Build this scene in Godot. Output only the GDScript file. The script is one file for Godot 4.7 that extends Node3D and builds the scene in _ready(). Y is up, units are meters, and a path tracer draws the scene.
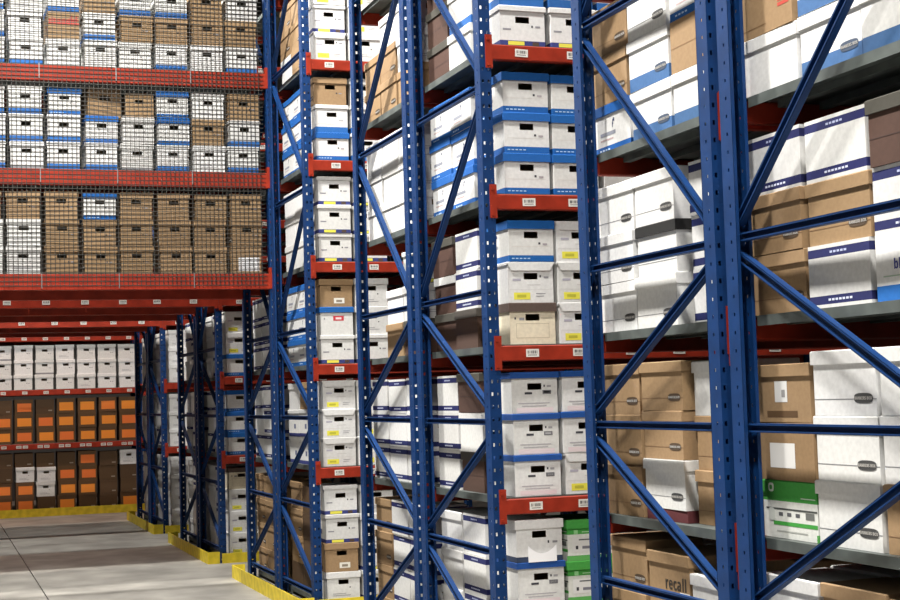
extends Node3D
# Records warehouse: pallet racks of archive boxes. World: x right, y up, depth D = -z (metres).

var rng := RandomNumberGenerator.new()
var M := {}
var names_used := {}
var proto := {}
var mesh_cache := {}

const BW := 0.292      # archive box width, height, length
const BH := 0.234
const BL := 0.398
const PX := 0.068      # upright post, along x and along depth
const PD := 0.090
const POST_H := 6.2

func _ready():
	rng.seed = 7
	setup_camera_and_light()
	make_materials()
	build_shell()
	build_racks()
	build_guards()
	build_boxes()

# ------------------------------------------------------------------ camera, sky, lights
func setup_camera_and_light():
	var cam := Camera3D.new(); cam.name = "camera"
	var r := Vector3(0.94509, -0.02944, 0.32548)
	var u := Vector3(0.00756, 0.99764, 0.06827)
	var f := Vector3(0.32672, 0.06206, -0.94308)
	cam.transform = Transform3D(Basis(r, u, -f).orthonormalized(), Vector3(-2.9384, 1.7212, 0))
	cam.fov = 22.402; cam.near = 0.05; cam.far = 120.0
	add_child(cam); cam.current = true
	var e := Environment.new()
	e.background_mode = Environment.BG_COLOR
	e.background_color = Color(0.02, 0.02, 0.02)
	e.tonemap_mode = Environment.TONE_MAPPER_LINEAR
	e.tonemap_exposure = 0.48
	e.sdfgi_enabled = true; e.ssao_enabled = true; e.ssil_enabled = true
	var we := WorldEnvironment.new(); we.name = "world_environment"; we.environment = e; add_child(we)
	# ceiling lamps out of view, placed to light the rack ends, bridge and floor
	for row in 7:
		var d: float = [-1.5, 2.6, 6.8, 10.75, 15.4, 19.55, 23.3][row]  # first row, behind the camera, is added fill for the near racks
		unseen_luminaire(-2.2, d, [170.0, 155.0, 145.0, 185.0, 155.0, 95.0, 80.0][row], "over the main aisle", row)
		unseen_luminaire(2.6, d, 42.0 if row == 2 or row == 3 else 5.0, "over the cross aisle", row)  # out of view, placed to light the box fronts in the cross aisles

func unseen_luminaire(x, d, energy, where, row):
	var t := Node3D.new(); t.name = numbered("unseen_ceiling_light"); add_child(t)
	t.position = Vector3(x, 7.62, -d)
	var order: String = ["first", "second", "third", "fourth", "fifth", "sixth", "seventh"][row]
	tag(t, "unseen white linear ceiling light %s, %s row from the camera end" % [where, order], "ceiling light", "unseen linear ceiling lights")
	var hs := begin(); bx(hs, Vector3(-0.34, 0.03, -0.24), Vector3(0.34, 0.10, 0.24), Color.WHITE)
	done(hs, "housing", flat(Color(0.8, 0.8, 0.8), 0.5), t)
	# open-bottomed skirt round the lamp panel, added to cut off low-angle light
	var sk := begin(); var dp := -0.17 if row < 2 else -0.11
	for s in [-1, 1]:
		bx(sk, Vector3(-0.34, dp, s * 0.21 - 0.004), Vector3(0.34, 0.04, s * 0.21 + 0.004), Color.WHITE)
		bx(sk, Vector3(s * 0.34 - 0.004, dp, -0.21), Vector3(s * 0.34 + 0.004, 0.04, 0.21), Color.WHITE)
	done(sk, "added_cutoff_skirt", flat(Color(0.7, 0.7, 0.7), 0.5), t)
	var rs := begin()
	for s in [-0.25, 0.25]: bx(rs, Vector3(s - 0.01, 0.10, -0.01), Vector3(s + 0.01, 0.88, 0.01), Color.WHITE)
	done(rs, "hanger", flat(Color(0.5, 0.5, 0.5), 0.4), t)
	var g := StandardMaterial3D.new(); g.albedo_color = Color(0.95, 0.95, 0.95)
	g.emission_enabled = true; g.emission = Color(1, 0.98, 0.94); g.emission_energy_multiplier = 2.0
	var ds := begin(); bx(ds, Vector3(-0.25, 0.012, -0.15), Vector3(0.25, 0.03, 0.15), Color.WHITE)
	done(ds, "diffuser", g, t)
	var l := AreaLight3D.new(); l.name = "light"; l.area_size = Vector2(0.5, 0.3)
	l.light_energy = energy; l.light_color = Color(1, 0.985, 0.96) if row < 6 else Color(1, 0.89, 0.82); l.shadow_enabled = true
	l.area_range = 40.0
	l.rotation_degrees.x = -90
	t.add_child(l)

# ------------------------------------------------------------------ helpers
func numbered(n: String) -> String:
	if not names_used.has(n):
		names_used[n] = 0
		return n
	names_used[n] += 1
	return "%s_%03d" % [n, names_used[n]]

func tag(o, label, category, group = "", kind = ""):
	if label != "": o.set_meta("label", label)
	if category != "": o.set_meta("category", category)
	if group != "": o.set_meta("group", group)
	if kind != "": o.set_meta("kind", kind)

func begin() -> SurfaceTool:
	var st := SurfaceTool.new(); st.begin(Mesh.PRIMITIVE_TRIANGLES); return st

func quad(st, a: Vector3, b: Vector3, c: Vector3, d: Vector3, n: Vector3, col: Color):
	var k := (b - a).cross(c - a)
	var p = [a, b, c, a, c, d] if k.dot(n) < 0 else [a, c, b, a, d, c]
	for v in p:
		st.set_normal(n); st.set_color(col); st.add_vertex(v)

# axis-aligned box; skip holds the faces left out ("x-", "y+", ...)
func bx(st, lo: Vector3, hi: Vector3, col: Color, skip = []):
	var v = func(i, j, k): return Vector3([lo.x, hi.x][i], [lo.y, hi.y][j], [lo.z, hi.z][k])
	if not "x-" in skip: quad(st, v.call(0, 0, 0), v.call(0, 1, 0), v.call(0, 1, 1), v.call(0, 0, 1), Vector3.LEFT, col)
	if not "x+" in skip: quad(st, v.call(1, 0, 0), v.call(1, 1, 0), v.call(1, 1, 1), v.call(1, 0, 1), Vector3.RIGHT, col)
	if not "y-" in skip: quad(st, v.call(0, 0, 0), v.call(1, 0, 0), v.call(1, 0, 1), v.call(0, 0, 1), Vector3.DOWN, col)
	if not "y+" in skip: quad(st, v.call(0, 1, 0), v.call(1, 1, 0), v.call(1, 1, 1), v.call(0, 1, 1), Vector3.UP, col)
	if not "z-" in skip: quad(st, v.call(0, 0, 0), v.call(1, 0, 0), v.call(1, 1, 0), v.call(0, 1, 0), Vector3.FORWARD, col)
	if not "z+" in skip: quad(st, v.call(0, 0, 1), v.call(1, 0, 1), v.call(1, 1, 1), v.call(0, 1, 1), Vector3.BACK, col)

# box with chamfered edges, length along z, used for beams, braces and rails
func chamfered(st, lo: Vector3, hi: Vector3, c: float, col: Color):
	var ring = [Vector2(lo.x + c, lo.y), Vector2(hi.x - c, lo.y), Vector2(hi.x, lo.y + c), Vector2(hi.x, hi.y - c), Vector2(hi.x - c, hi.y), Vector2(lo.x + c, hi.y), Vector2(lo.x, hi.y - c), Vector2(lo.x, lo.y + c)]
	for i in 8:
		var p: Vector2 = ring[i]; var q: Vector2 = ring[(i + 1) % 8]
		var n := Vector3((q - p).y, -(q - p).x, 0).normalized()
		quad(st, Vector3(p.x, p.y, lo.z), Vector3(q.x, q.y, lo.z), Vector3(q.x, q.y, hi.z), Vector3(p.x, p.y, hi.z), n, col)
	for z in [lo.z, hi.z]:
		var n := Vector3(0, 0, -1 if z == lo.z else 1)
		quad(st, Vector3(ring[0].x, ring[0].y, z), Vector3(ring[1].x, ring[1].y, z), Vector3(ring[4].x, ring[4].y, z), Vector3(ring[5].x, ring[5].y, z), n, col)
		quad(st, Vector3(ring[1].x, ring[1].y, z), Vector3(ring[2].x, ring[2].y, z), Vector3(ring[3].x, ring[3].y, z), Vector3(ring[4].x, ring[4].y, z), n, col)
		quad(st, Vector3(ring[5].x, ring[5].y, z), Vector3(ring[6].x, ring[6].y, z), Vector3(ring[7].x, ring[7].y, z), Vector3(ring[0].x, ring[0].y, z), n, col)

func done(st, called, mat, parent) -> MeshInstance3D:
	return inst(st.commit(), called, mat, parent)

func inst(mesh, called, mat, parent) -> MeshInstance3D:
	var o := MeshInstance3D.new(); o.mesh = mesh; o.name = called; o.material_override = mat
	parent.add_child(o, true)
	return o

func flat(c: Color, rough: float) -> StandardMaterial3D:
	var m := StandardMaterial3D.new(); m.albedo_color = c; m.roughness = rough; return m

func lin(h: String) -> Color:
	return Color(h).srgb_to_linear()

# grey noise picture between lo and hi
func noise_tex(size, freq, lo, hi, sd, octaves = 4) -> ImageTexture:
	var n := FastNoiseLite.new(); n.seed = sd; n.frequency = freq; n.fractal_octaves = octaves
	n.noise_type = FastNoiseLite.TYPE_SIMPLEX_SMOOTH
	var src := n.get_seamless_image(size, size)
	var img := Image.create(size, size, false, Image.FORMAT_RGB8)
	for y in size:
		for x in size:
			var v: float = lerp(lo, hi, src.get_pixel(x, y).r)
			img.set_pixel(x, y, Color(v, v, v))
	return ImageTexture.create_from_image(img)

func make_materials():
	# cardboard: vertex colours with a faint mottle
	var card := StandardMaterial3D.new(); card.vertex_color_use_as_albedo = true; card.roughness = 0.8
	card.metallic_specular = 0.35
	card.albedo_texture = noise_tex(256, 0.06, 0.93, 1.0, 3); card.uv1_triplanar = true; card.uv1_scale = Vector3(2.3, 2.3, 2.3)
	M.card = card
	var pr := StandardMaterial3D.new(); pr.vertex_color_use_as_albedo = true; pr.roughness = 0.7; M.ink = pr
	M.hole = flat(Color(0.56, 0.47, 0.36), 0.9)
	M.blue = paint(Color(0.035, 0.21, 0.42), 0.55, 11)
	M.red = paint(Color(0.63, 0.20, 0.125), 0.45, 12)
	M.yellow = paint(Color(0.96, 0.86, 0.24), 0.5, 13)
	var dk := StandardMaterial3D.new(); dk.albedo_color = Color(0.40, 0.43, 0.42); dk.metallic = 0.25; dk.roughness = 0.55
	dk.albedo_texture = noise_tex(256, 0.015, 0.7, 1.0, 21); dk.uv1_triplanar = true; dk.uv1_world_triplanar = true; dk.uv1_scale = Vector3(1.1, 1.1, 1.1)
	M.deck = dk
	M.wire = flat(Color(0.24, 0.235, 0.22), 0.5); M.wire.metallic = 0.4
	M.steel = flat(Color(0.55, 0.55, 0.55), 0.4); M.steel.metallic = 0.7
	# beam labels: white stickers printed with bars and a line of characters, three prints
	M.tags = []
	for k in 3:
		var img := Image.create(64, 36, false, Image.FORMAT_RGB8); img.fill(Color(0.86, 0.85, 0.82))
		var x := 8
		while x < 56:
			var w := rng.randi_range(1, 3)
			img.fill_rect(Rect2i(x, 7, w, 14), Color(0.16, 0.16, 0.18)); x += w + rng.randi_range(1, 3)
		x = 10
		while x < 54:
			img.fill_rect(Rect2i(x, 25, 3, 5), Color(0.2, 0.2, 0.22)); x += 5
		var tm := StandardMaterial3D.new(); tm.albedo_texture = ImageTexture.create_from_image(img); tm.roughness = 0.6
		M.tags.append(tm)
	var fl := StandardMaterial3D.new(); fl.albedo_color = Color(0.64, 0.625, 0.595); fl.roughness = 0.62
	fl.albedo_texture = noise_tex(512, 0.009, 0.74, 1.0, 31, 6); fl.uv1_triplanar = true; fl.uv1_world_triplanar = true; fl.uv1_scale = Vector3(0.31, 0.31, 0.31)
	M.floor = fl
	M.wall = flat(Color(0.28, 0.28, 0.28), 0.85)

func paint(c: Color, rough, sd) -> StandardMaterial3D:
	var m := StandardMaterial3D.new(); m.albedo_color = c; m.roughness = rough; m.metallic_specular = 0.35
	m.albedo_texture = noise_tex(128, 0.03, 0.82, 1.0, sd); m.uv1_triplanar = true; m.uv1_world_triplanar = true; m.uv1_scale = Vector3(1.7, 1.7, 1.7)
	return m

# ------------------------------------------------------------------ room shell
func shell_box(called, lo, hi, mat):
	var st := begin(); bx(st, lo, hi, Color.WHITE)
	var o = done(st, called, mat, self); tag(o, "", "", "", "structure"); return o

func build_shell():
	# concrete floor: slabs with open control joints over a sub-base
	var fl = shell_box("floor", Vector3(-9.5, -0.3, -29), Vector3(13, -0.02, 8), flat(Color(0.3, 0.29, 0.27), 0.9))
	tag(fl, "pale grey concrete slab floor with straight control joints", "")
	var xs = [-9.5, -5.6, -1.93, 1.9, 5.6, 9.3, 13.0]
	var zs = [-29.0, -24.6, -19.6, -13.1, -6.5, 0.0, 8.0]
	for i in 6:
		for j in 6:
			var st := begin(); bx(st, Vector3(xs[i] + 0.005, -0.02, zs[j] + 0.005), Vector3(xs[i + 1] - 0.005, 0, zs[j + 1] - 0.005), Color.WHITE)
			done(st, "slab", M.floor, fl)
	shell_box("ceiling", Vector3(-9.5, 8.5, -29), Vector3(13, 8.7, 8), M.wall)
	shell_box("added_wall_left", Vector3(-4.7, -0.3, -29), Vector3(-4.5, 8.7, 8), M.wall)  # added wall out of view, keeps bounce light from the left down
	shell_box("unseen_wall_right", Vector3(7.5, -0.3, -29), Vector3(7.7, 8.7, 8), M.wall)  # out of view, limits the light reaching the racks from the right
	shell_box("wall_back", Vector3(-9.7, -0.3, -29.2), Vector3(13.2, 8.7, -29), M.wall)
	shell_box("wall_front", Vector3(-9.7, -0.3, 8), Vector3(13.2, 8.7, 8.2), M.wall)

# ------------------------------------------------------------------ racks
# one perforated sheet of steel: o = lower left corner, u = direction across, n = outward normal
func sheet(st, o: Vector3, u: Vector3, n: Vector3, w: float, h: float, cols, hw: float, hh: float, pitch: float, t: float, col):
	var rows := int(floor(h / pitch))
	for r in rows:
		var y0 := r * pitch; var ya := y0 + (pitch - hh) / 2; var yb := ya + hh; var y1 := (r + 1) * pitch if r < rows - 1 else h
		for side in 2:
			var off := -n * t * side; var nn := n if side == 0 else -n
			var q = func(s0, s1, a, b):
				quad(st, o + off + u * s0 + Vector3.UP * a, o + off + u * s1 + Vector3.UP * a, o + off + u * s1 + Vector3.UP * b, o + off + u * s0 + Vector3.UP * b, nn, col)
			q.call(0.0, w, y0, ya)
			if r == rows - 1 or true: q.call(0.0, w, yb, y1)
			var s := 0.0
			for c in cols:
				q.call(s, c - hw / 2, ya, yb); s = c + hw / 2
			q.call(s, w, ya, yb)
		for c in cols:
			var a: Vector3 = o + u * (c - hw / 2); var b: Vector3 = o + u * (c + hw / 2); var back := -n * t
			quad(st, a + Vector3.UP * ya, b + Vector3.UP * ya, b + Vector3.UP * ya + back, a + Vector3.UP * ya + back, Vector3.UP, col)
			quad(st, a + Vector3.UP * yb, b + Vector3.UP * yb, b + Vector3.UP * yb + back, a + Vector3.UP * yb + back, Vector3.DOWN, col)
			quad(st, a + Vector3.UP * ya, a + Vector3.UP * yb, a + Vector3.UP * yb + back, a + Vector3.UP * ya + back, u, col)
			quad(st, b + Vector3.UP * ya, b + Vector3.UP * yb, b + Vector3.UP * yb + back, b + Vector3.UP * ya + back, -u, col)

# upright: an open channel, punched web towards +z, open side towards -z
func post_mesh(h: float) -> ArrayMesh:
	var key := "post%.2f" % h
	if mesh_cache.has(key): return mesh_cache[key]
	var st := begin(); var W := Color.WHITE; var t := 0.0028
	var a := PX / 2; var b := PD / 2
	sheet(st, Vector3(-a, 0, b), Vector3.RIGHT, Vector3.BACK, PX, h, [0.017, PX - 0.017], 0.0125, 0.019, 0.07, t, W)
	sheet(st, Vector3(-a, 0, -b), Vector3.BACK, Vector3.LEFT, PD, h, [0.05], 0.011, 0.013, 0.07, t, W)
	sheet(st, Vector3(a, 0, b), Vector3.FORWARD, Vector3.RIGHT, PD, h, [0.05], 0.011, 0.013, 0.07, t, W)
	for s in [-1, 1]:
		bx(st, Vector3(min(s * a, s * (a - 0.014)), 0, -b), Vector3(max(s * a, s * (a - 0.014)), h, -b + t), W)
	bx(st, Vector3(-a, h, -b), Vector3(a, h + t, b), W)
	mesh_cache[key] = st.commit()
	return mesh_cache[key]

func foot_mesh():
	if mesh_cache.has("foot"): return mesh_cache.foot
	var st := begin(); bx(st, Vector3(-0.055, 0, -0.065), Vector3(0.055, 0.008, 0.065), Color.WHITE)
	for s in [-1, 1]: bx(st, Vector3(s * 0.045 - 0.007, 0.008, 0.045), Vector3(s * 0.045 + 0.007, 0.02, 0.059), Color.WHITE)
	mesh_cache.foot = st.commit(); return mesh_cache.foot

# channel-like bar between two points in a plane of constant x
func bar(parent, called, p: Vector3, q: Vector3, w: float, mat):
	var l := p.distance_to(q); var key := "bar%.3f_%.3f" % [l, w]
	if not mesh_cache.has(key):
		var st := begin(); brace_channel(st, w, l)
		mesh_cache[key] = st.commit()
	var o = inst(mesh_cache[key], called, mat, parent)
	o.transform = Transform3D(Basis.looking_at(q - p, Vector3.RIGHT if absf((q - p).normalized().x) < 0.9 else Vector3.UP).rotated(Vector3.UP, 0.0), (p + q) / 2)
	return o

# open channel: web on the rack side, two flanges, hollow towards the aisle
func brace_channel(st, w: float, l: float):
	var h := w / 2; var W := Color.WHITE; var t := 0.0028
	bx(st, Vector3(-h, 0.014 - t, -l / 2), Vector3(h, 0.014, l / 2), W)
	for s in [-1, 1]:
		bx(st, Vector3(s * (h - t / 2) - t / 2, -0.016, -l / 2), Vector3(s * (h - t / 2) + t / 2, 0.014 - t, l / 2), W)
		bx(st, Vector3(min(s * h, s * (h - 0.007)), -0.016, -l / 2), Vector3(max(s * h, s * (h - 0.007)), -0.016 + t, l / 2), W)

func post(rack, x: float, d: float, web_to_camera: bool, h := POST_H):
	var o = inst(post_mesh(h), "post", M.blue, rack)
	o.position = Vector3(x + PX / 2, 0, -d) - rack.position
	if not web_to_camera: o.rotation.y = PI
	inst(foot_mesh(), "foot_plate", M.blue, o)

const HORIZ = [0.14, 0.84, 1.56, 2.29, 3.45, 4.60, 5.75]
func frame(rack, x: float, d0: float, d1: float, flip: bool):
	post(rack, x, d0, true); post(rack, x, d1, false)
	var a := d0 + PD / 2 - 0.03; var b := d1 - PD / 2 + 0.03; var xc := x + PX / 2
	for y in HORIZ:
		bar(rack, "brace", Vector3(xc, y, -a) - rack.position, Vector3(xc, y, -b) - rack.position, 0.034, M.blue)
	for i in 6:
		# flip = false: the lowest diagonal falls towards the camera side
		var rising := (i % 2 == 0) != flip
		var y0: float = HORIZ[i] + 0.06; var y1: float = HORIZ[i + 1] - 0.07
		var p := Vector3(xc, y0 if rising else y1, -a); var q := Vector3(xc, y1 if rising else y0, -b)
		bar(rack, "diagonal_brace", p - rack.position, q - rack.position, 0.038, M.blue)

func beam_mesh(l: float, h: float):
	var key := "beam%.3f_%.3f" % [l, h]
	if mesh_cache.has(key): return mesh_cache[key]
	# closed step beam: length along z in chamfered(), turned along x afterwards
	var st := begin(); chamfered(st, Vector3(-0.024, -h, -l / 2), Vector3(0.024, 0, l / 2), 0.005, Color.WHITE)
	mesh_cache[key] = st.commit(); return mesh_cache[key]

func connector_mesh():
	if mesh_cache.has("conn"): return mesh_cache.conn
	var st := begin(); var W := Color.WHITE
	bx(st, Vector3(-0.021, -0.135, 0), Vector3(0.021, 0.055, 0.005), W)
	bx(st, Vector3(0.016, -0.135, -0.05), Vector3(0.021, 0.055, 0.0), W)
	for y in [0.03, -0.115]:
		bx(st, Vector3(-0.012, y - 0.007, 0.005), Vector3(0.002, y + 0.007, 0.011), W)
	mesh_cache.conn = st.commit(); return mesh_cache.conn

func tag_mesh():
	if mesh_cache.has("tag"): return mesh_cache.tag
	var q := BoxMesh.new(); q.size = Vector3(0.078, 0.044, 0.0012)
	mesh_cache.tag = q
	# a quad with its own UVs on the front face keeps the print upright
	var st := begin(); var a := Vector3(-0.039, -0.022, 0.0014); var b := Vector3(0.039, -0.022, 0.0014); var c := Vector3(0.039, 0.022, 0.0014); var d := Vector3(-0.039, 0.022, 0.0014)
	for p in [[a, Vector2(0, 1)], [c, Vector2(1, 0)], [b, Vector2(1, 1)], [a, Vector2(0, 1)], [d, Vector2(0, 0)], [c, Vector2(1, 0)]]:
		st.set_normal(Vector3.BACK); st.set_uv(p[1]); st.add_vertex(p[0])
	mesh_cache.tag = st.commit(); return mesh_cache.tag

# a beam from xa to xb at height y on the post line d; out = +1 faces the camera, -1 faces away
func beam(rack, xa: float, xb: float, y: float, d: float, out: int, tags = [], h := 0.086):
	var l := xb - xa
	var o = inst(beam_mesh(l, h), "beam", M.red, rack)
	var zc := -d + out * 0.024
	o.transform = Transform3D(Basis(Vector3.UP, PI / 2), Vector3((xa + xb) / 2, y, zc) - rack.position)
	for s in [-1, 1]:
		var cn = inst(connector_mesh(), "connector", M.red, o)
		# plate on the punched web of the post, hooked round its edge
		var wx: float = (xa if s < 0 else xb) + s * 0.012
		var lp: Vector3 = Vector3(wx, y, -d + out * (PD / 2 + 0.0005)) - rack.position
		var bs := Basis(Vector3.UP, 0.0 if out > 0 else PI)
		if (s > 0) == (out > 0): bs = bs * Basis.from_scale(Vector3(-1, 1, 1))
		cn.transform = o.transform.affine_inverse() * Transform3D(bs, lp)
	for i in tags.size():
		var tg = inst(tag_mesh(), "label", M.tags[i % 3], o)
		tg.transform = o.transform.affine_inverse() * Transform3D(Basis(Vector3.BACK, rng.randf_range(-0.03, 0.03)), Vector3(tags[i], y - h / 2, zc + 0.0245) - rack.position)

func deck_mesh(w: float, dep: float):
	var key := "deck%.3f_%.3f" % [w, dep]
	if mesh_cache.has(key): return mesh_cache[key]
	var st := begin(); var W := Color.WHITE
	bx(st, Vector3(-w / 2, 0.0, -dep / 2), Vector3(w / 2, 0.006, dep / 2), W)
	for s in [-1, 1]: bx(st, Vector3(s * (w / 2 - 0.002) - 0.002, -0.034, -dep / 2 + 0.06), Vector3(s * (w / 2 - 0.002) + 0.002, 0.0, dep / 2 - 0.06), W)
	for k in 3:
		var x := w * (k - 1) * 0.28
		bx(st, Vector3(x - 0.018, -0.03, -dep / 2 + 0.06), Vector3(x + 0.018, -0.001, dep / 2 - 0.06), W)
	mesh_cache[key] = st.commit(); return mesh_cache[key]

func decks(rack, xa: float, xb: float, y: float, d0: float, d1: float):
	var n := int(round((xb - xa) / 0.66)); var w := (xb - xa) / n
	for i in n:
		var o = inst(deck_mesh(w - 0.006, d1 - d0 + 0.05), "deck_panel", M.deck, rack)
		o.position = Vector3(xa + (i + 0.5) * w, y + 0.001, -(d0 + d1) / 2) - rack.position

const LEV_A = [1.133, 1.981, 2.829, 3.677, 4.525, 5.373]
const LEV_3 = [1.1545, 1.995, 2.835, 3.676, 4.516, 5.36]
const FLOOR_DECK = 0.066
const LEV_M = [2.856, 3.770, 4.684]
const ROWS = {1: [3.929, 5.149, 5.318, 6.538], 2: [7.902, 9.122, 9.291, 10.511], 3: [12.08, 13.30, 13.469, 14.689], 4: [16.243, 17.463, 17.632, 18.852], 5: [20.328, 21.548, 21.717, 22.937]}
const XR := 2.80
const XL := -3.80

func build_racks():
	var order = {1: "nearest", 2: "second", 3: "third", 4: "fourth", 5: "fifth"}
	for r in ROWS:
		var D = ROWS[r]
		var t := Node3D.new(); t.name = numbered("pallet_rack"); add_child(t)
		t.position = Vector3(0, 0, -D[0])
		var extra = {1: "at the right edge", 2: "with two bays", 3: "carrying the wire-meshed bridge over the aisle", 4: "first one inside the tunnel", 5: "deepest one inside the tunnel"}[r]
		tag(t, "%s blue and red pallet rack on the right, %s" % [order[r], extra], "pallet rack", "pallet racks along the right of the aisle")
		var levels = LEV_3 if r == 3 else LEV_A
		for half in 2:
			var d0: float = D[half * 2]; var d1: float = D[half * 2 + 1]
			frame(t, 0.0, d0, d1, half == 1)
			frame(t, XR, d0, d1, half == 1)
			for y in levels:
				var tags = []
				if half == 0:
					for k in 6: tags.append(0.25 + 0.31 * k + rng.randf_range(-0.02, 0.02))
				beam(t, PX, XR, y, d0, 1, tags); beam(t, PX, XR, y, d1, -1)
				decks(t, PX + 0.01, XR - 0.01, y, d0, d1)
			floor_deck(t, PX + 0.03, XR - 0.03, d0, d1)
			if r >= 3 and not (r == 3 and half == 0):
				post(t, XL, d0, true); post(t, XL, d1, false)
				for y in (LEV_M if r == 3 else [2.85]):
					var tags = []
					if r > 3 and half == 0:
						for k in 9: tags.append(-0.22 - 0.39 * k + rng.randf_range(-0.03, 0.03))
					var bh := 0.14 if r == 3 else 0.115
					beam(t, XL + PX, 0.0, y, d0, 1, tags, bh); beam(t, XL + PX, 0.0, y, d1, -1, [], bh)
					decks(t, XL + PX + 0.01, -0.01, y, d0, d1)
		# red row spacers tie the two halves back to back
		for y in [0.26, 1.03, 1.90, 2.79, 3.66, 4.55]:
			for x in ([0.0, XR] if r < 3 else [0.0]):
				var sp = inst(spacer_mesh(), "row_spacer", M.red, t)
				sp.position = Vector3(x + PX / 2, y, -(D[1] + D[2]) / 2) - t.position
		if r == 3: wire_mesh(t)
	# the rack that closes the aisle at the back
	var b := Node3D.new(); b.name = numbered("pallet_rack"); add_child(b); b.position = Vector3(-1.7, 0, -24.8)
	tag(b, "blue and red pallet rack closing the far end of the aisle", "pallet rack", "")
	for x in [-3.5, 0.32, 4.1]: frame(b, x, 24.8, 26.02, false)
	for y in [1.133, 1.981, 2.829]:
		for sp in [[-3.5 + PX, 0.32], [0.32 + PX, 4.1]]:
			var tags = []
			if sp[0] < 0:
				for k in 7: tags.append(0.14 - 0.325 * k)
				if y < 1.5:
					for k in 7: tags.append(0.04 - 0.325 * k)
			beam(b, sp[0], sp[1], y, 24.8, 1, tags); beam(b, sp[0], sp[1], y, 26.02, -1)
			decks(b, sp[0] + 0.01, sp[1] - 0.01, y, 24.8, 26.02)
			if y < 1.5: floor_deck(b, sp[0] + 0.03, sp[1] - 0.03, 24.8, 26.02)

# low floor shelf: two runners under the deck panels
func floor_deck(rack, xa: float, xb: float, d0: float, d1: float):
	decks(rack, xa, xb, FLOOR_DECK - 0.001, d0, d1)
	for d in [d0 + 0.01, d1 - 0.01]:
		var st := begin(); bx(st, Vector3(xa, 0, -0.02), Vector3(xb, FLOOR_DECK, 0.02), Color.WHITE)
		var o = done(st, "floor_runner", M.deck, rack); o.position = Vector3(0, 0, -d) - Vector3(0, 0, rack.position.z) - Vector3(rack.position.x, 0, 0)

func spacer_mesh():
	if mesh_cache.has("spacer"): return mesh_cache.spacer
	var st := begin(); bx(st, Vector3(0.006, -0.1, -0.0385), Vector3(0.03, 0.1, 0.0385), Color.WHITE)
	mesh_cache.spacer = st.commit(); return mesh_cache.spacer

# woven wire panels hung on the aisle side of the bridge
func wire_mesh(rack):
	var d := 13.405; var pw := 0.655; var y0 := 2.752; var y1 := 5.62; var pitch := 0.0385; var w := 0.0027
	var st := begin()
	for i in 18:
		var x := i * pitch
		if x > pw - 0.004: break
		bx(st, Vector3(x - w, y0, -w), Vector3(x + w, y1, w), Color.WHITE, ["y-", "y+"])
	var y := y0
	while y < y1:
		bx(st, Vector3(0, y - w, w), Vector3(pw - 0.004, y + w, 3 * w), Color.WHITE, ["x-", "x+"])
		y += pitch
	var mesh = st.commit()
	var hk := begin(); bx(hk, Vector3(-0.004, -0.03, -0.004), Vector3(0.004, 0.10, 0.008), Color.WHITE)
	var hook = hk.commit()
	for k in 6:
		var o = inst(mesh, "wire_mesh_panel", M.wire, rack)
		o.position = Vector3(-0.035 - (k + 1) * pw, 0, -d) - rack.position
		for yy in [2.76, 3.68, 4.59]:
			var c = inst(hook, "hook", M.steel, o); c.position = Vector3(0, yy, 0.006)

# ------------------------------------------------------------------ yellow floor guards
func build_guards():
	var words = {3: "third rack, beside the aisle", 4: "fourth rack, just inside the tunnel", 5: "fifth rack, deep in the tunnel"}
	for r in [3, 4, 5]:
		var D = ROWS[r]; var a: float = D[0] - 0.10; var b: float = D[3] + 0.10
		var t := Node3D.new(); t.name = numbered("rack_guard"); add_child(t); t.position = Vector3(-0.14, 0, -(a + b) / 2)
		tag(t, "low yellow steel floor guard round the end of the %s" % words[r], "floor guard", "yellow floor guards at the rack ends")
		var L := (b - a) / 2
		var s := begin(); bx(s, Vector3(-0.004, 0, -L), Vector3(0.004, 0.125, L), Color.WHITE); bx(s, Vector3(0.004, 0, -L + 0.004), Vector3(0.06, 0.006, L - 0.004), Color.WHITE)
		done(s, "side_rail", M.yellow, t)
		for e in [-1, 1]:
			var q := begin(); bx(q, Vector3(0.004, 0, e * L - 0.004), Vector3(0.125, 0.125, e * L + 0.004), Color.WHITE)
			done(q, "end_rail", M.yellow, t)
		var f := begin(); bx(f, Vector3(0.15, 0, L - 0.004), Vector3(2.9, 0.105, L + 0.004), Color.WHITE)
		done(f, "front_rail", M.yellow, t)
	var s2 := begin(); bx(s2, Vector3(-1.9, 0, -0.004), Vector3(1.95, 0.125, 0.004), Color.WHITE); bx(s2, Vector3(-1.9, 0, -0.06), Vector3(1.95, 0.006, -0.004), Color.WHITE)
	var t2 := Node3D.new(); t2.name = numbered("rack_guard"); add_child(t2); t2.position = Vector3(-1.6, 0, -24.66)
	tag(t2, "long low yellow floor guard along the rack at the far end", "floor guard", "")
	done(s2, "front_rail", M.yellow, t2)

# ------------------------------------------------------------------ archive boxes
# prints are lists of [x0, y0, x1, y1, colour] on the front (x to the right) or on the aisle side (x towards the camera)
func print_mesh(rects, side: bool) -> ArrayMesh:
	var st := begin()
	for r in rects:
		var c = lin(r[4]); var k: float = 0.0009 + (r[5] if r.size() > 5 else 0.0)
		var p = []
		for v in [[r[0], r[1]], [r[2], r[1]], [r[2], r[3]], [r[0], r[3]]]:
			p.append(Vector3(-BW / 2 + 0.008 - k, v[1], v[0]) if side else Vector3(v[0], v[1], BL / 2 - 0.008 + k))
		quad(st, p[0], p[1], p[2], p[3], Vector3.LEFT if side else Vector3.BACK, c)
	return st.commit()

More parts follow.
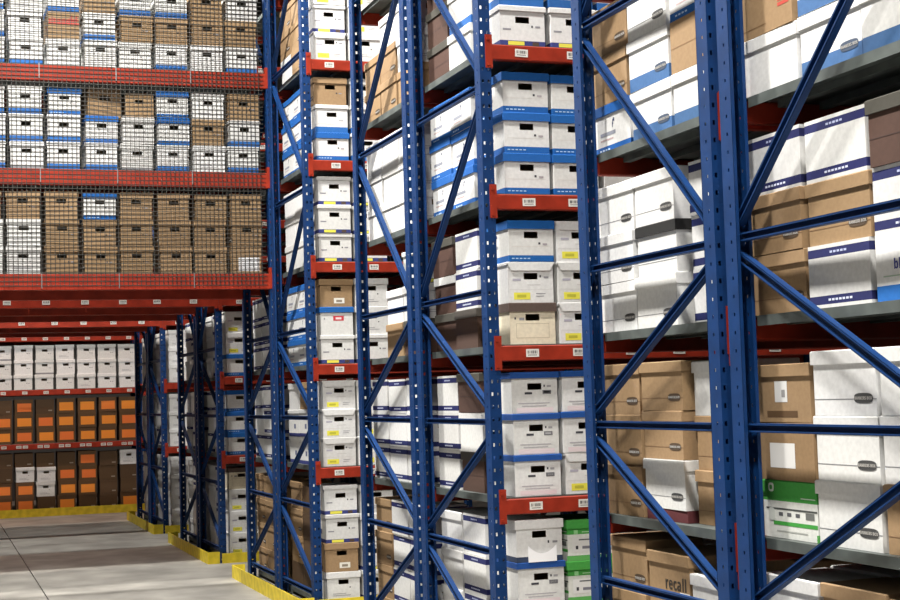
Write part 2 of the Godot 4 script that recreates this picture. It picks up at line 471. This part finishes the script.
# oval stamp on the aisle side
func oval_mesh(cs: float, cy: float, a: float, b: float, col: String, k: float) -> ArrayMesh:
	var st := begin(); var c = lin(col); var x := -BW / 2 + 0.008 - k
	for i in 20:
		var t0 := TAU * i / 20.0; var t1 := TAU * (i + 1) / 20.0
		var e = func(t): return Vector3(x, cy + b * signf(sin(t)) * pow(absf(sin(t)), 0.6), cs + a * signf(cos(t)) * pow(absf(cos(t)), 0.7))
		for v in [Vector3(x, cy, cs), e.call(t1), e.call(t0)]:
			st.set_normal(Vector3.LEFT); st.set_color(c); st.add_vertex(v)
	return st.commit()

func body_mesh(col: Color, bands, hole: bool, top: float) -> ArrayMesh:
	var st := begin(); var w := BW / 2 - 0.008; var l := BL / 2 - 0.008
	var ys = [0.0, top]
	for b in bands: ys.append(b[0]); ys.append(b[1])
	var h0 := 0.133; var h1 := 0.170; var hx := 0.042
	if hole: ys.append(h0); ys.append(h1)
	ys.sort()
	for i in ys.size() - 1:
		var y0: float = ys[i]; var y1: float = ys[i + 1]
		if y1 - y0 < 0.0005: continue
		var m := (y0 + y1) / 2; var c := col
		for b in bands:
			if m > b[0] and m < b[1]: c = b[2]
		quad(st, Vector3(-w, y0, -l), Vector3(-w, y1, -l), Vector3(-w, y1, l), Vector3(-w, y0, l), Vector3.LEFT, c)
		quad(st, Vector3(w, y0, -l), Vector3(w, y1, -l), Vector3(w, y1, l), Vector3(w, y0, l), Vector3.RIGHT, c)
		quad(st, Vector3(-w, y0, -l), Vector3(w, y0, -l), Vector3(w, y1, -l), Vector3(-w, y1, -l), Vector3.FORWARD, c)
		if hole and m > h0 and m < h1:
			for s in [[-w, -hx], [hx, w]]:
				quad(st, Vector3(s[0], y0, l), Vector3(s[1], y0, l), Vector3(s[1], y1, l), Vector3(s[0], y1, l), Vector3.BACK, c)
		else:
			quad(st, Vector3(-w, y0, l), Vector3(w, y0, l), Vector3(w, y1, l), Vector3(-w, y1, l), Vector3.BACK, c)
	quad(st, Vector3(-w, 0, -l), Vector3(w, 0, -l), Vector3(w, 0, l), Vector3(-w, 0, l), Vector3.DOWN, col)
	quad(st, Vector3(-w, top, -l), Vector3(w, top, -l), Vector3(w, top, l), Vector3(-w, top, l), Vector3.UP, col)
	return st.commit()

func hole_mesh():
	if mesh_cache.has("hole"): return mesh_cache.hole
	var st := begin(); var l := BL / 2 - 0.008
	bx(st, Vector3(-0.13, 0.012, l - 0.2), Vector3(0.13, 0.222, l - 0.003), Color.WHITE, ["z+"])
	mesh_cache.hole = st.commit(); return mesh_cache.hole

# fitted lid with a folded rim; taper > 0 gives the front flap slanted corners
func lid_mesh(col: Color, rim: float, taper: float) -> ArrayMesh:
	var st := begin(); var w := BW / 2; var l := BL / 2; var c := 0.004; var y0 := BH - rim; var y1 := BH
	var side := y0 if taper == 0 else BH - 0.016
	quad(st, Vector3(-w, side, -l), Vector3(-w, y1 - c, -l), Vector3(-w, y1 - c, l), Vector3(-w, side, l), Vector3.LEFT, col)
	quad(st, Vector3(w, side, -l), Vector3(w, y1 - c, -l), Vector3(w, y1 - c, l), Vector3(w, side, l), Vector3.RIGHT, col)
	quad(st, Vector3(-w, y0, -l), Vector3(w, y0, -l), Vector3(w, y1 - c, -l), Vector3(-w, y1 - c, -l), Vector3.FORWARD, col)
	quad(st, Vector3(-w + taper, y0, l), Vector3(w - taper, y0, l), Vector3(w, y1 - c, l), Vector3(-w, y1 - c, l), Vector3.BACK, col)
	var i := 0.0085
	quad(st, Vector3(-w + taper, y0, l), Vector3(w - taper, y0, l), Vector3(w - taper, y0, l - i), Vector3(-w + taper, y0, l - i), Vector3.DOWN, col)
	for s in [-1, 1]: quad(st, Vector3(s * w, side, l), Vector3(s * w, side, -l), Vector3(s * (w - i), side, -l), Vector3(s * (w - i), side, l), Vector3.DOWN, col)
	var k := 0.7071
	quad(st, Vector3(-w, y1 - c, -l), Vector3(-w, y1 - c, l), Vector3(-w + c, y1, l - c), Vector3(-w + c, y1, -l + c), Vector3(-k, k, 0), col)
	quad(st, Vector3(w, y1 - c, -l), Vector3(w, y1 - c, l), Vector3(w - c, y1, l - c), Vector3(w - c, y1, -l + c), Vector3(k, k, 0), col)
	quad(st, Vector3(-w, y1 - c, l), Vector3(w, y1 - c, l), Vector3(w - c, y1, l - c), Vector3(-w + c, y1, l - c), Vector3(0, k, k), col)
	quad(st, Vector3(-w, y1 - c, -l), Vector3(w, y1 - c, -l), Vector3(w - c, y1, -l + c), Vector3(-w + c, y1, -l + c), Vector3(0, k, -k), col)
	quad(st, Vector3(-w + c, y1, -l + c), Vector3(w - c, y1, -l + c), Vector3(w - c, y1, l - c), Vector3(-w + c, y1, l - c), Vector3.UP, col)
	return st.commit()

func lettering(text: String, size: float, col: String, parent, called: String, at: Vector3, side: bool):
	var key := "txt%s%.3f" % [text, size]
	if not mesh_cache.has(key):
		var tm := TextMesh.new(); tm.text = text; tm.font = SystemFont.new(); tm.font.font_names = PackedStringArray(["Droid Sans"])
		tm.font.font_weight = 700
		tm.font_size = 32; tm.pixel_size = size / 32.0; tm.depth = 0.0006
		mesh_cache[key] = tm
	var mk := "ink" + col
	if not M.has(mk): M[mk] = flat(Color(col), 0.7)
	var o = inst(mesh_cache[key], called, M[mk], parent)
	o.position = at
	if side: o.rotation.y = -PI / 2
	return o

const WHITE = "e4e4e3"
const KRAFT = "a18564"
const BLUE = "2263b0"
const NAVY = "2a3064"
const STEEL = "486e9e"
const MAHOG = "57423a"

# style letter -> [node name, short words, body, bands, lid colour, lid rim, lid taper, hole]
var STYLES = {
	"w": ["white_archive_box", "white box with oval logo", WHITE, [], WHITE, 0.05, 0.0, true],
	"p": ["white_archive_box", "plain white box", WHITE, [], WHITE, 0.05, 0.0, true],
	"k": ["kraft_archive_box", "brown cardboard box with lid", KRAFT, [], KRAFT, 0.05, 0.0, true],
	"j": ["kraft_carton", "lidless brown carton", KRAFT, [], "", 0.0, 0.0, true],
	"u": ["blue_based_archive_box", "white box with steel-blue base", WHITE, [[0.0, 0.062, STEEL]], WHITE, 0.05, 0.0, true],
	"U": ["blue_based_archive_box", "white box with blue base", WHITE, [[0.0, 0.048, "3069b2"]], WHITE, 0.03, 0.0, true],
	"B": ["blue_banded_archive_box", "white box, bright blue lid", WHITE, [[0.0, 0.036, BLUE]], BLUE, 0.048, 0.0, true],
	"b": ["blue_lidded_archive_box", "white box with dark blue lid", WHITE, [], "26529a", 0.035, 0.0, true],
	"n": ["navy_banded_archive_box", "white box with navy bands", WHITE, [[0.014, 0.046, NAVY], [0.188, 0.22, NAVY]], "", 0.0, 0.0, true],
	"m": ["mahogany_archive_box", "dark brown box", MAHOG, [], "4f4c46", 0.05, 0.0, true],
	"z": ["maroon_carton", "flat maroon carton", "5e2f34", [], "", 0.0, 0.0, false],
	"M": ["mahogany_archive_box", "dark brown box with white lid", MAHOG, [], WHITE, 0.05, 0.0, true],
	"g": ["green_paper_box", "green and white paper box", "e4e6e0", [[0.150, 0.184, "4aa34a"]], "4aa34a", 0.05, 0.0, false],
	"y": ["yellow_stickered_archive_box", "white box with yellow sticker", WHITE, [], WHITE, 0.05, 0.028, true],
	"x": ["navy_based_archive_box", "white box with navy base", WHITE, [[0.0, 0.03, "3f4682"]], WHITE, 0.03, 0.0, true],
	"c": ["cream_archive_box", "cream box with brown lid", "e6dcc4", [], "5d4f48", 0.05, 0.0, true],
	"o": ["orange_labelled_carton", "brown carton with orange label", "6b5138", [], "", 0.0, 0.0, false],
	"d": ["brown_carton", "dark brown carton", "604a36", [], "", 0.0, 0.0, false],
	"r": ["red_printed_carton", "brown carton with red lettering", KRAFT, [], "", 0.0, 0.0, false],
	"R": ["red_stamped_archive_box", "blue-lidded box with red stamp", WHITE, [], BLUE, 0.045, 0.0, false],
	"L": ["white_labelled_carton", "brown carton with white label", KRAFT, [], KRAFT, 0.05, 0.0, true],
	"l": ["white_labelled_carton", "brown carton, wide white label", KRAFT, [], "", 0.0, 0.0, true],
	"V": ["white_labelled_carton", "brown carton, large front label", KRAFT, [], "", 0.0, 0.0, false],
	"P": ["white_archive_box", "white box with loose paper", WHITE, [[0.0, 0.03, "3a4560"]], WHITE, 0.05, 0.0, true],
	"C": ["recall_carton", "brown carton lettered recall", KRAFT, [], KRAFT, 0.05, 0.0, true],
	"K": ["dark_lidded_archive_box", "white box with black lid", WHITE, [], "2b2c2a", 0.05, 0.0, true],
	"s": ["grey_based_archive_box", "white box with grey base", WHITE, [[0.0, 0.03, "8f8f94"]], WHITE, 0.04, 0.0, true],
	"q": ["blue_lettered_archive_box", "white box lettered in blue", WHITE, [[0.0, 0.055, "2a6cba"]], "", 0.0, 0.0, true],
}

func shade(h: String, k: float) -> Color:
	var c = lin(h); return Color(c.r * k, c.g * k * (1.0 if k >= 1 else 0.995), c.b * k * (1.0 if k >= 1 else 0.98))

# build one box of each style and tone with its parts; copies are duplicates of it
func make_box(s: String, tone: int) -> Node3D:
	var key := "%s%d" % [s, tone]
	if proto.has(key): return proto[key]
	var S = STYLES[s]; var k: float = [1.0, 0.93, 0.87][tone]
	var t := Node3D.new()
	var bands = []
	for b in S[3]: bands.append([b[0], b[1], shade(b[2], k)])
	var lidded: bool = S[4] != ""
	inst(body_mesh(shade(S[2], k), bands, S[7], BH - (0.006 if lidded else 0.0)), "body", M.card, t)
	if lidded: inst(lid_mesh(shade(S[4], k), S[5], S[6]), "lid", M.card, t)
	if S[7]: inst(hole_mesh(), "inside_of_handle_hole", M.hole, t)
	var fr = []; var sd = []
	var G = "8d8c92"; var DK = "3a3a40"
	match s:
		"w", "k", "u":
			var ink: String = {"w": "3b3b3d", "k": "4d3b2c", "u": "3c4a60"}[s]
			sd = [[-0.19, 0.058, 0.192, 0.0605, "7b7c80" if s != "k" else "7a5c40"]] if s != "u" else []
			var lg = inst(oval_mesh(0.115, 0.062, 0.056, 0.018, ink, 0.0014), "logo", M.ink, t)
			lettering("BANKERS BOX", 0.0155, "a8a5a0", lg, "lettering", Vector3(-BW / 2 + 0.0057, 0.062, 0.115), true)
			fr = [[0.05, 0.095, 0.062, 0.108, DK], [0.075, 0.096, 0.1, 0.104, G]]
		"p": fr = [[0.05, 0.1, 0.06, 0.11, DK], [-0.09, 0.04, 0.06, 0.044, G], [-0.09, 0.055, 0.02, 0.059, G]]
		"j": sd = [[-0.19, 0.11, 0.192, 0.113, "8a6744"]]; fr = [[-0.1, 0.05, -0.03, 0.056, "6e5338"]]
		"B":
			# swoosh, grey words and a pale red line on the aisle side; small marks on the front
			sd = [[0.0, 0.118, 0.006, 0.14, "3c4464"], [0.004, 0.13, 0.012, 0.155, "3c4464"], [0.01, 0.145, 0.024, 0.162, "3c4464"], [-0.13, 0.084, 0.035, 0.102, "8d909c"], [-0.13, 0.062, 0.01, 0.07, "b9a3a3"]]
			for i in 4: sd.append([-0.14 + 0.03 * i, 0.014, -0.12 + 0.03 * i, 0.022, "bcd3ee"])
			fr = [[0.045, 0.098, 0.058, 0.11, DK], [0.072, 0.094, 0.1, 0.105, "a59ea2"], [-0.12, 0.085, 0.115, 0.0865, "c8c1bb"]]
			for i in 5: fr.append([-0.12 + 0.024 * i, 0.015, -0.104 + 0.024 * i, 0.021, "a9c8ea"])
		"b":
			fr = [[0.055, 0.148, 0.064, 0.16, DK], [0.075, 0.146, 0.1, 0.158, "9a989c"], [0.048, 0.108, 0.1, 0.13, "6c6c72"], [0.056, 0.114, 0.092, 0.124, "b9b8ba"], [-0.06, 0.108, -0.015, 0.12, DK], [-0.1, 0.055, 0.09, 0.06, "a8a3aa"], [-0.08, 0.04, 0.07, 0.045, "a8a3aa"], [-0.11, 0.005, 0.11, 0.032, "dccdd0"]]
		"n":
			for i in 7:
				sd.append([-0.07 + 0.022 * i, 0.026, -0.054 + 0.022 * i, 0.034, "c9cee4"])
				if i < 5: sd.append([-0.05 + 0.022 * i, 0.2, -0.034 + 0.022 * i, 0.208, "aab2d4"])
			fr = [[0.05, 0.1, 0.09, 0.112, G]]
		"m": sd = [[-0.19, 0.095, 0.192, 0.098, "3c2822"]]
		"M": fr = [[-0.05, 0.06, 0.05, 0.1, "cfcac4"]]
		"g":
			sd = [[-0.17, 0.115, 0.19, 0.122, "4d504e"], [-0.15, 0.09, -0.13, 0.11, DK], [-0.08, 0.09, -0.05, 0.105, "55585a"], [-0.02, 0.09, 0.01, 0.105, "55585a"], [0.04, 0.09, 0.07, 0.105, "55585a"], [0.11, 0.085, 0.17, 0.112, "6a6d6a"], [-0.12, 0.052, 0.19, 0.068, "3f9a3f"], [-0.1, 0.026, 0.12, 0.031, "a9aca8"], [0.08, 0.165, 0.18, 0.169, "cfe6cf"]]
			fr = [[-0.11, 0.05, 0.12, 0.13, "dcdcda", 0.0002], [-0.07, 0.115, 0.06, 0.122, "55595a", 0.0006], [-0.09, 0.065, -0.075, 0.085, DK, 0.0006], [-0.05, 0.066, 0.0, 0.082, "7a7a84", 0.0006], [-0.05, 0.16, 0.1, 0.165, "a8d8a4", 0.0006], [-0.1, 0.15, -0.075, 0.175, "8ecb8a", 0.0006], [-0.145, 0.0, 0.145, 0.03, "5aa653"]]
			var rc = inst(oval_mesh(-0.115, 0.205, 0.02, 0.018, "e4efe2", 0.0095), "recycling_mark", M.ink, t)
			inst(oval_mesh(-0.115, 0.205, 0.010, 0.009, "4aa34a", 0.0105), "mark_centre", M.ink, rc)
			inst(oval_mesh(-0.13, 0.095, 0.024, 0.026, "cfd4cd", 0.0022), "recycling_seal", M.ink, t)
		"y":
			inst(print_mesh([[-0.105, 0.018, -0.005, 0.058, "e3dc4c"], [-0.085, 0.03, -0.03, 0.046, "b7b23a", 0.0004]], false), "sticker", M.ink, t)
			fr = [[-0.11, 0.125, -0.06, 0.138, "a9a6b4"], [0.03, 0.05, 0.09, 0.054, G], [0.03, 0.035, 0.08, 0.039, G], [-0.13, 0.075, 0.13, 0.0765, "c2bebb"], [-0.02, 0.1, 0.06, 0.103, "b5b2b0"], [0.055, 0.145, 0.063, 0.157, DK], [0.08, 0.14, 0.11, 0.15, G]]
			sd = [[-0.15, 0.11, 0.05, 0.118, "b9b7bd"]]
		"x":
			inst(print_mesh([[-0.09, 0.004, 0.01, 0.026, "dfd850"]], false), "sticker", M.ink, t)
			fr = [[0.055, 0.11, 0.065, 0.122, DK], [0.08, 0.11, 0.11, 0.12, G], [-0.12, 0.09, -0.07, 0.1, G], [0.06, 0.004, 0.1, 0.026, "4a3a30"]]
			sd = [[0.0, 0.07, 0.06, 0.11, "5b5f80"]]
		"c":
			fr = [[-0.11, 0.14, -0.1, 0.152, DK], [-0.08, 0.135, -0.05, 0.15, G], [0.05, 0.145, 0.12, 0.15, "b5ac98"]]
			for e in [[-0.1, 0.035, 0.1, 0.037], [-0.1, 0.115, 0.1, 0.117], [-0.1, 0.035, -0.098, 0.117], [0.098, 0.035, 0.1, 0.117]]: fr.append([e[0], e[1], e[2], e[3], "a69c84"])
		"o":
			inst(print_mesh([[-0.1, 0.04, 0.115, 0.172, ["ea8034", "ee9030", "e67634"][tone]]], false), "label_sheet", M.ink, t)
			fr = [[-0.14, 0.195, 0.14, 0.198, "4c3826"]]
		"d": fr = [[0.05, 0.04, 0.11, 0.06, "8f8678"], [-0.14, 0.195, 0.14, 0.198, "43321f"]]
		"r":
			# illegible red brush lettering under a red rule
			for q in 12: fr.append([-0.125 + 0.021 * q, 0.135, -0.112 + 0.021 * q, [0.17, 0.19, 0.175, 0.17, 0.172, 0.17, 0.175, 0.17, 0.175, 0.2, 0.175, 0.2][q], "b53636"])
			fr.append([-0.125, 0.128, 0.135, 0.137, "b53636", 0.0003]); fr.append([-0.125, 0.158, 0.135, 0.168, "b53636", 0.0003])
			sd = [[0.09, 0.1, 0.17, 0.112, "b8483c"], [0.09, 0.08, 0.17, 0.094, "b8483c"], [-0.19, 0.035, 0.0, 0.038, "7e5f3f"]]
		"R": fr = [[-0.03, 0.12, 0.06, 0.16, "c23440"], [-0.01, 0.13, 0.04, 0.148, "eed0d0", 0.0004], [-0.11, 0.13, -0.1, 0.145, G]]
		"L":
			inst(print_mesh([[-0.06, 0.08, 0.03, 0.165, "d9d8d6"]], true), "label_sheet", M.ink, t)
			inst(print_mesh([[-0.02, 0.03, 0.07, 0.075, "dfdcd2"], [0.0, 0.04, 0.05, 0.06, "8a7f70", 0.0004]], false), "label_sheet", M.ink, t)
			sd = [[-0.12, 0.02, 0.1, 0.045, "5e452e"], [-0.01, 0.1, 0.015, 0.13, "8b8a8a", 0.0006]]
		"l": inst(print_mesh([[-0.12, 0.05, 0.06, 0.15, "dcdbd9"]], true), "label_sheet", M.ink, t)
		"V": inst(print_mesh([[-0.07, 0.02, 0.12, 0.14, "dedee0"]], false), "label_sheet", M.ink, t)
		"P":
			var ps := begin(); bx(ps, Vector3(-0.07, -0.001, BL / 2 - 0.004), Vector3(0.1, 0.045, BL / 2 + 0.001), lin("f4f4f6"))
			for q in 10:
				var xa := -0.07 + 0.017 * q; var ha := 0.045 + 0.045 * pow(absf(q - 5.0) / 5.0, 2.0); var hb := 0.045 + 0.045 * pow(absf(q - 4.0) / 5.0, 2.0)
				for zf in [[BL / 2 + 0.001, Vector3.BACK], [BL / 2 - 0.004, Vector3.FORWARD]]:
					quad(ps, Vector3(xa, 0.045, zf[0]), Vector3(xa + 0.017, 0.045, zf[0]), Vector3(xa + 0.017, hb, zf[0]), Vector3(xa, ha, zf[0]), zf[1], lin("f4f4f6"))
			inst(ps.commit(), "paper_sheet", M.ink, t)
			fr = [[0.05, 0.1, 0.06, 0.115, DK], [0.08, 0.1, 0.11, 0.112, G]]
		"C":
			lettering("recall", 0.075, "2e261e", t, "lettering", Vector3(-BW / 2 + 0.007, 0.1, 0.06), true)
			inst(print_mesh([[0.1, 0.0, 0.19, 0.07, "dedddb"]], true), "label_sheet", M.ink, t)
		"K": sd = [[-0.19, 0.058, 0.192, 0.0605, "7b7c80"]]
		"s", "U": fr = [[0.06, 0.1, 0.1, 0.112, "b0b0b4"], [-0.12, 0.07, 0.02, 0.075, "c4c3c4"]]
		"q":
			for i in 6: sd.append([0.02 + 0.022 * i, 0.022, 0.036 + 0.022 * i, 0.034, "d5e4f5"])
			sd.append([-0.15, 0.084, 0.0, 0.088, "9fb9a0"])
			lettering("blue", 0.048, "3a3f86", t, "lettering", Vector3(-BW / 2 + 0.007, 0.125, -0.04), true)
	if fr.size(): inst(print_mesh(fr, false), "front_print", M.ink, t).set_meta("kind", "stuff")
	if sd.size(): inst(print_mesh(sd, true), "side_print", M.ink, t).set_meta("kind", "stuff")
	proto[key] = t
	return t

var used_labels := {}
# place a copy: x, y base, depth of the centre
func put(s: String, x: float, y: float, d: float, yaw: float, where: String, group: String, sc := Vector3.ONE) -> Node3D:
	var tone: int = [0, 0, 1, 1, 2][rng.randi_range(0, 4)]
	var o: Node3D = make_box(s, tone).duplicate()
	o.name = numbered(STYLES[s][0]); add_child(o)
	o.position = Vector3(x, y, -d); o.rotation.y = yaw; o.scale = sc
	var label: String = STYLES[s][1] + ", " + where
	if label.split(" ").size() > 16: print("LONG ", label.split(" ").size(), " ", label)
	if used_labels.has(label): print("SAME ", label)
	used_labels[label] = 1
	tag(o, label, "box", group)
	return o

func stack(styles: String, x: float, y: float, d: float, where: String, group: String, jig := 1.0, hs := 1.0):
	var yy := y; var n := styles.length()
	for i in n:
		var s := styles[i]
		if s == "-": yy += BH; continue
		var sy := rng.randf_range(0.975, 1.0) * hs
		if s == "d" or s == "j": sy *= 0.97
		if s == "z": sy = 0.22
		elif styles[0] == "z": sy *= 0.93
		var pos: String = "top of" if i == n - 1 else ("bottom of" if i == 0 else ("middle of" if n == 3 else ["second in", "third in"][i - 1]))
		put(s, x + rng.randf_range(-0.006, 0.006) * jig, yy, d + rng.randf_range(-0.006, 0.006) * jig, rng.randf_range(-0.014, 0.014) * jig, "%s %s" % [pos, where], group, Vector3(rng.randf_range(0.985, 1.0), sy, rng.randf_range(0.98, 1.0)))
		yy += BH * sy + 0.001

const SHELF_WORD = ["floor level", "shelf one", "shelf two", "shelf three", "shelf four", "shelf five"]

func build_boxes():
	# end stacks seen through the upright frames: [rack, half, near stack, middle stack, far stack] per level, bottom to top
	var ends = [
		# nearest rack, right-hand bay
		[1, 0, 0, "kkkj", "kkkk", "pppp"], [1, 0, 1, "kwp", "www", "glL"], [1, 0, 2, "qnm", "nkn", "kkn"], [1, 0, 3, "uu", "uu", "pr"],
		# nearest rack, left-hand bay
		[1, 1, 0, "pkpp", "ppkC", "pkkk"], [1, 1, 1, "kkp", "zwkk", "kkk", 0.05], [1, 1, 2, "nnn", "wKw", "www", 0.065], [1, 1, 3, "ujB", "uuw", "Bkk"],
		# second rack, right-hand bay
		[2, 0, 0, "", "nnnn", "pppp"], [2, 0, 1, "", "mpm", "nnn"], [2, 0, 2, "", "mnn", "mMm"], [2, 0, 3, "", "BBB", "BBB"], [2, 0, 4, "", "pUU", "mmm"],
		# second rack, left-hand bay
		[2, 1, 0, "nnnn", "pnnn", "kkkk"], [2, 1, 1, "nnn", "nnn", "nnn"], [2, 1, 2, "mpx", "kp", ""], [2, 1, 3, "ppp", "ppp", "ppp"], [2, 1, 4, "kpp", "kkp", "kk"],
		# third rack
		[3, 0, 0, "", "dddd", "dkkk"], [3, 0, 1, "", "xxk", "xxp"], [3, 0, 2, "", "BBB", "BBB"], [3, 0, 3, "", "ppp", "ppp"], [3, 0, 4, "", "BBB", "BBB"], [3, 0, 5, "", "kkk", "pkk"],
		[3, 1, 0, "kkkk", "kkkk", "kkkk"], [3, 1, 1, "nnn", "nnn", "npn"], [3, 1, 2, "nnn", "nnn", "nnn"],
		# racks in the tunnel
		[4, 0, 0, "", "nnnn", "pppp"], [4, 0, 1, "", "ppn", "npn"], [4, 0, 2, "", "npn", "ppp"], [4, 1, 0, "pppp", "ppnn", "pppp"], [4, 1, 1, "pnn", "npp", "pnp"], [4, 1, 2, "npp", "pnn", "ppn"],
		[5, 0, 0, "", "pppp", "pppp"], [5, 0, 1, "", "ppp", "npp"], [5, 0, 2, "", "ppp", "ppp"], [5, 1, 0, "pppp", "pppp", "pppp"], [5, 1, 1, "ppp", "npp", "ppp"], [5, 1, 2, "ppp", "ppn", "ppp"],
	]
	var rk = {1: "nearest rack", 2: "second rack", 3: "third rack", 4: "fourth rack", 5: "fifth rack"}
	for e in ends:
		var r: int = e[0]; var half: int = e[1]; var lv: int = e[2]
		var D = ROWS[r]; var levels = LEV_3 if r == 3 else LEV_A
		var y: float = FLOOR_DECK + 0.008 if lv == 0 else levels[lv - 1] + 0.008
		# near half is filled flush to the camera side, far half to the far side
		var first: float = (D[0] - 0.035 + BL / 2) if half == 0 else (D[3] + 0.075 - BL / 2 - 2 * 0.405)
		if r == 1 and half == 0: first = 4.195
		for c in 3:
			var st: String = e[3 + c]
			if st == "": continue
			var where := "%s stack, %s, %s's %s bay" % [["right", "middle", "left"][c], SHELF_WORD[lv], rk[r], ["right", "left"][half]]
			var dx: float = e[6] if e.size() > 6 and c == 0 else 0.0
			var hs := 1.0
			if st == "glL": hs = 0.95
			if r == 1 and half == 1 and lv == 0: hs = [0.93, 1.0, 1.03][c]
			stack(st, 0.105 + BW / 2 + dx, y, first + c * 0.405 + ((0.03 if c > 0 else 0.0) if half == 0 and r > 1 else 0.0), where, "boxes at the end of the " + rk[r], 1.0, hs)
	# box fronts that face the cross aisles: per rack and level, stacks from the aisle end inwards
	var fronts = [
		[1, 0, ["", "kkkk", "pkpp"]], [1, 1, ["", "wwk", "kwp"]], [1, 2, ["", "nnk", "nwn"]], [1, 3, ["", "uuw", "uk"]],
		[2, 0, ["bbbP", "gggg", "pppp"]], [2, 1, ["bbb", "ybb", "bbb"]], [2, 2, ["cyB", "yyy", "yyy"]], [2, 3, ["BBB", "BBB", "BBB"]], [2, 4, ["xUU", "xUU", "UUU"]],
		[3, 0, ["pLxx", "xxpp"]], [3, 1, ["yyy", "yyp"]], [3, 2, ["xRL", "xpp"]], [3, 3, ["xxx", "xxx"]], [3, 4, ["BUk", "UUp"]], [3, 5, ["yxy", "pyy"]],
		[4, 0, ["yyyc", "yyyy"]], [4, 1, ["BBB", "BBB"]], [4, 2, ["Byy", "yyy"]],
		[5, 0, ["pppp", "pppp"]], [5, 1, ["ppp", "ppp"]], [5, 2, ["ppp", "ppp"]],
	]
	for e in fronts:
		var r: int = e[0]; var lv: int = e[1]; var D = ROWS[r]; var levels = LEV_3 if r == 3 else LEV_A
		var y: float = FLOOR_DECK + 0.008 if lv == 0 else levels[lv - 1] + 0.008
		for c in e[2].size():
			if e[2][c] == "": continue
			var where := "%s front stack, %s, %s's face" % [["first", "second", "third"][c], SHELF_WORD[lv], rk[r]]
			stack(e[2][c], (0.135 if r == 2 else 0.105) + BW / 2 + c * 0.305, y, D[0] - 0.02 + BL / 2, where, "box fronts on the " + rk[r])
	# boxes behind the wire mesh of the bridge, stacks listed from the right
	var bridge = [
		[0, ["Vkk", "kkk", "kkk", "kkk", "kkB", "kkk", "ppk", "ppk", "kkk", "kkk", "kkk"]],
		[1, ["UUk", "pkp", "UBB", "sp", "UB", "UUB", "sUU", "UUU", "UUU", "UkU", "ppU"]],
		[2, ["Ukp", "pkk", "UkU", "pkU", "pUk", "prU", "Upp", "UUU", "UUU", "UUk", "pUU"]],
	]
	var nth = ["rightmost", "second", "third", "fourth", "fifth", "sixth", "seventh", "eighth", "ninth", "tenth", "eleventh"]
	for e in bridge:
		var gaps = [0.0, 0.0, 0.0, 0.02, 0.02, 0.035, 0.035, 0.035, 0.035, 0.035, 0.035] if e[0] == 0 else [0, 0, 0, 0, 0, 0, 0, 0, 0, 0, 0]
		for c in e[1].size():
			var sh: String = ["lowest", "middle", "upper"][e[0]]
			var where := "%s stack%s, %s shelf behind wire mesh" % [nth[c], "" if c == 0 else " from right", sh]
			stack(e[1][c], -0.205 - 0.317 * c - gaps[c], LEV_M[e[0]] + 0.008, 13.47 + BL / 2, where, "boxes behind the wire mesh", 1.4, 1.03)
	# a wider carton set askew on the fifth stack of the middle shelf
	put("j", -1.452, LEV_M[1] + 0.008 + 2 * BH * 1.03, 13.53 + BL / 2, 0.12, "tilted on fifth stack, middle shelf behind mesh", "boxes behind the wire mesh", Vector3(1.08, 1.12, 0.95))
	put("j", -0.205 - 0.317 * 3 + 0.03, LEV_M[1] + 0.008 + 2 * BH * 1.03, 13.49 + BL / 2, -0.03, "small one on fourth stack, middle shelf behind mesh", "boxes behind the wire mesh", Vector3(0.9, 0.93, 0.95))
	# second row of stacks behind the end stacks of the nearest rack, at floor level
	for i in range(1, 6):
		var dd: float = [4.195, 4.6, 5.005, 5.604, 6.009, 6.414][i]
		stack(["pkkk", "kkkk", "pppp", "kppk", "ppkk", "kkpp"][i], 0.105 + BW / 2 + 0.31, FLOOR_DECK + 0.008, dd, "inner stack %s from right, floor level, nearest rack" % ["one", "two", "three", "four", "five", "six"][i], "boxes at the end of the nearest rack", 0.6)
	# the rack that closes the aisle
	var back = [
		[0, ["oddp", "dddd", "dooo", "oood", "dppd", "oopd", "oodd", "oddd", "oodd", "oood", "odod"]],
		[1, ["ooo", "ooo", "ooo", "ooo", "ood", "ooo", "ood", "ooo", "ooo", "odo", "ooo"]],
		[2, ["wpw", "www", "pww", "wwp", "wsw", "www", "wws", "www", "wpw", "www", "wwp"]],
	]
	for e in back:
		for c in e[1].size():
			var y: float = FLOOR_DECK + 0.008 if e[0] == 0 else LEV_A[e[0] - 1] + 0.008
			var where := "%s stack%s, %s, far end rack" % [nth[c], "" if c == 0 else " from right", SHELF_WORD[e[0]]]
			stack(e[1][c], 0.12 - 0.324 * c, y, 24.79 + BL / 2, where, "boxes on the rack at the far end", 1.5)
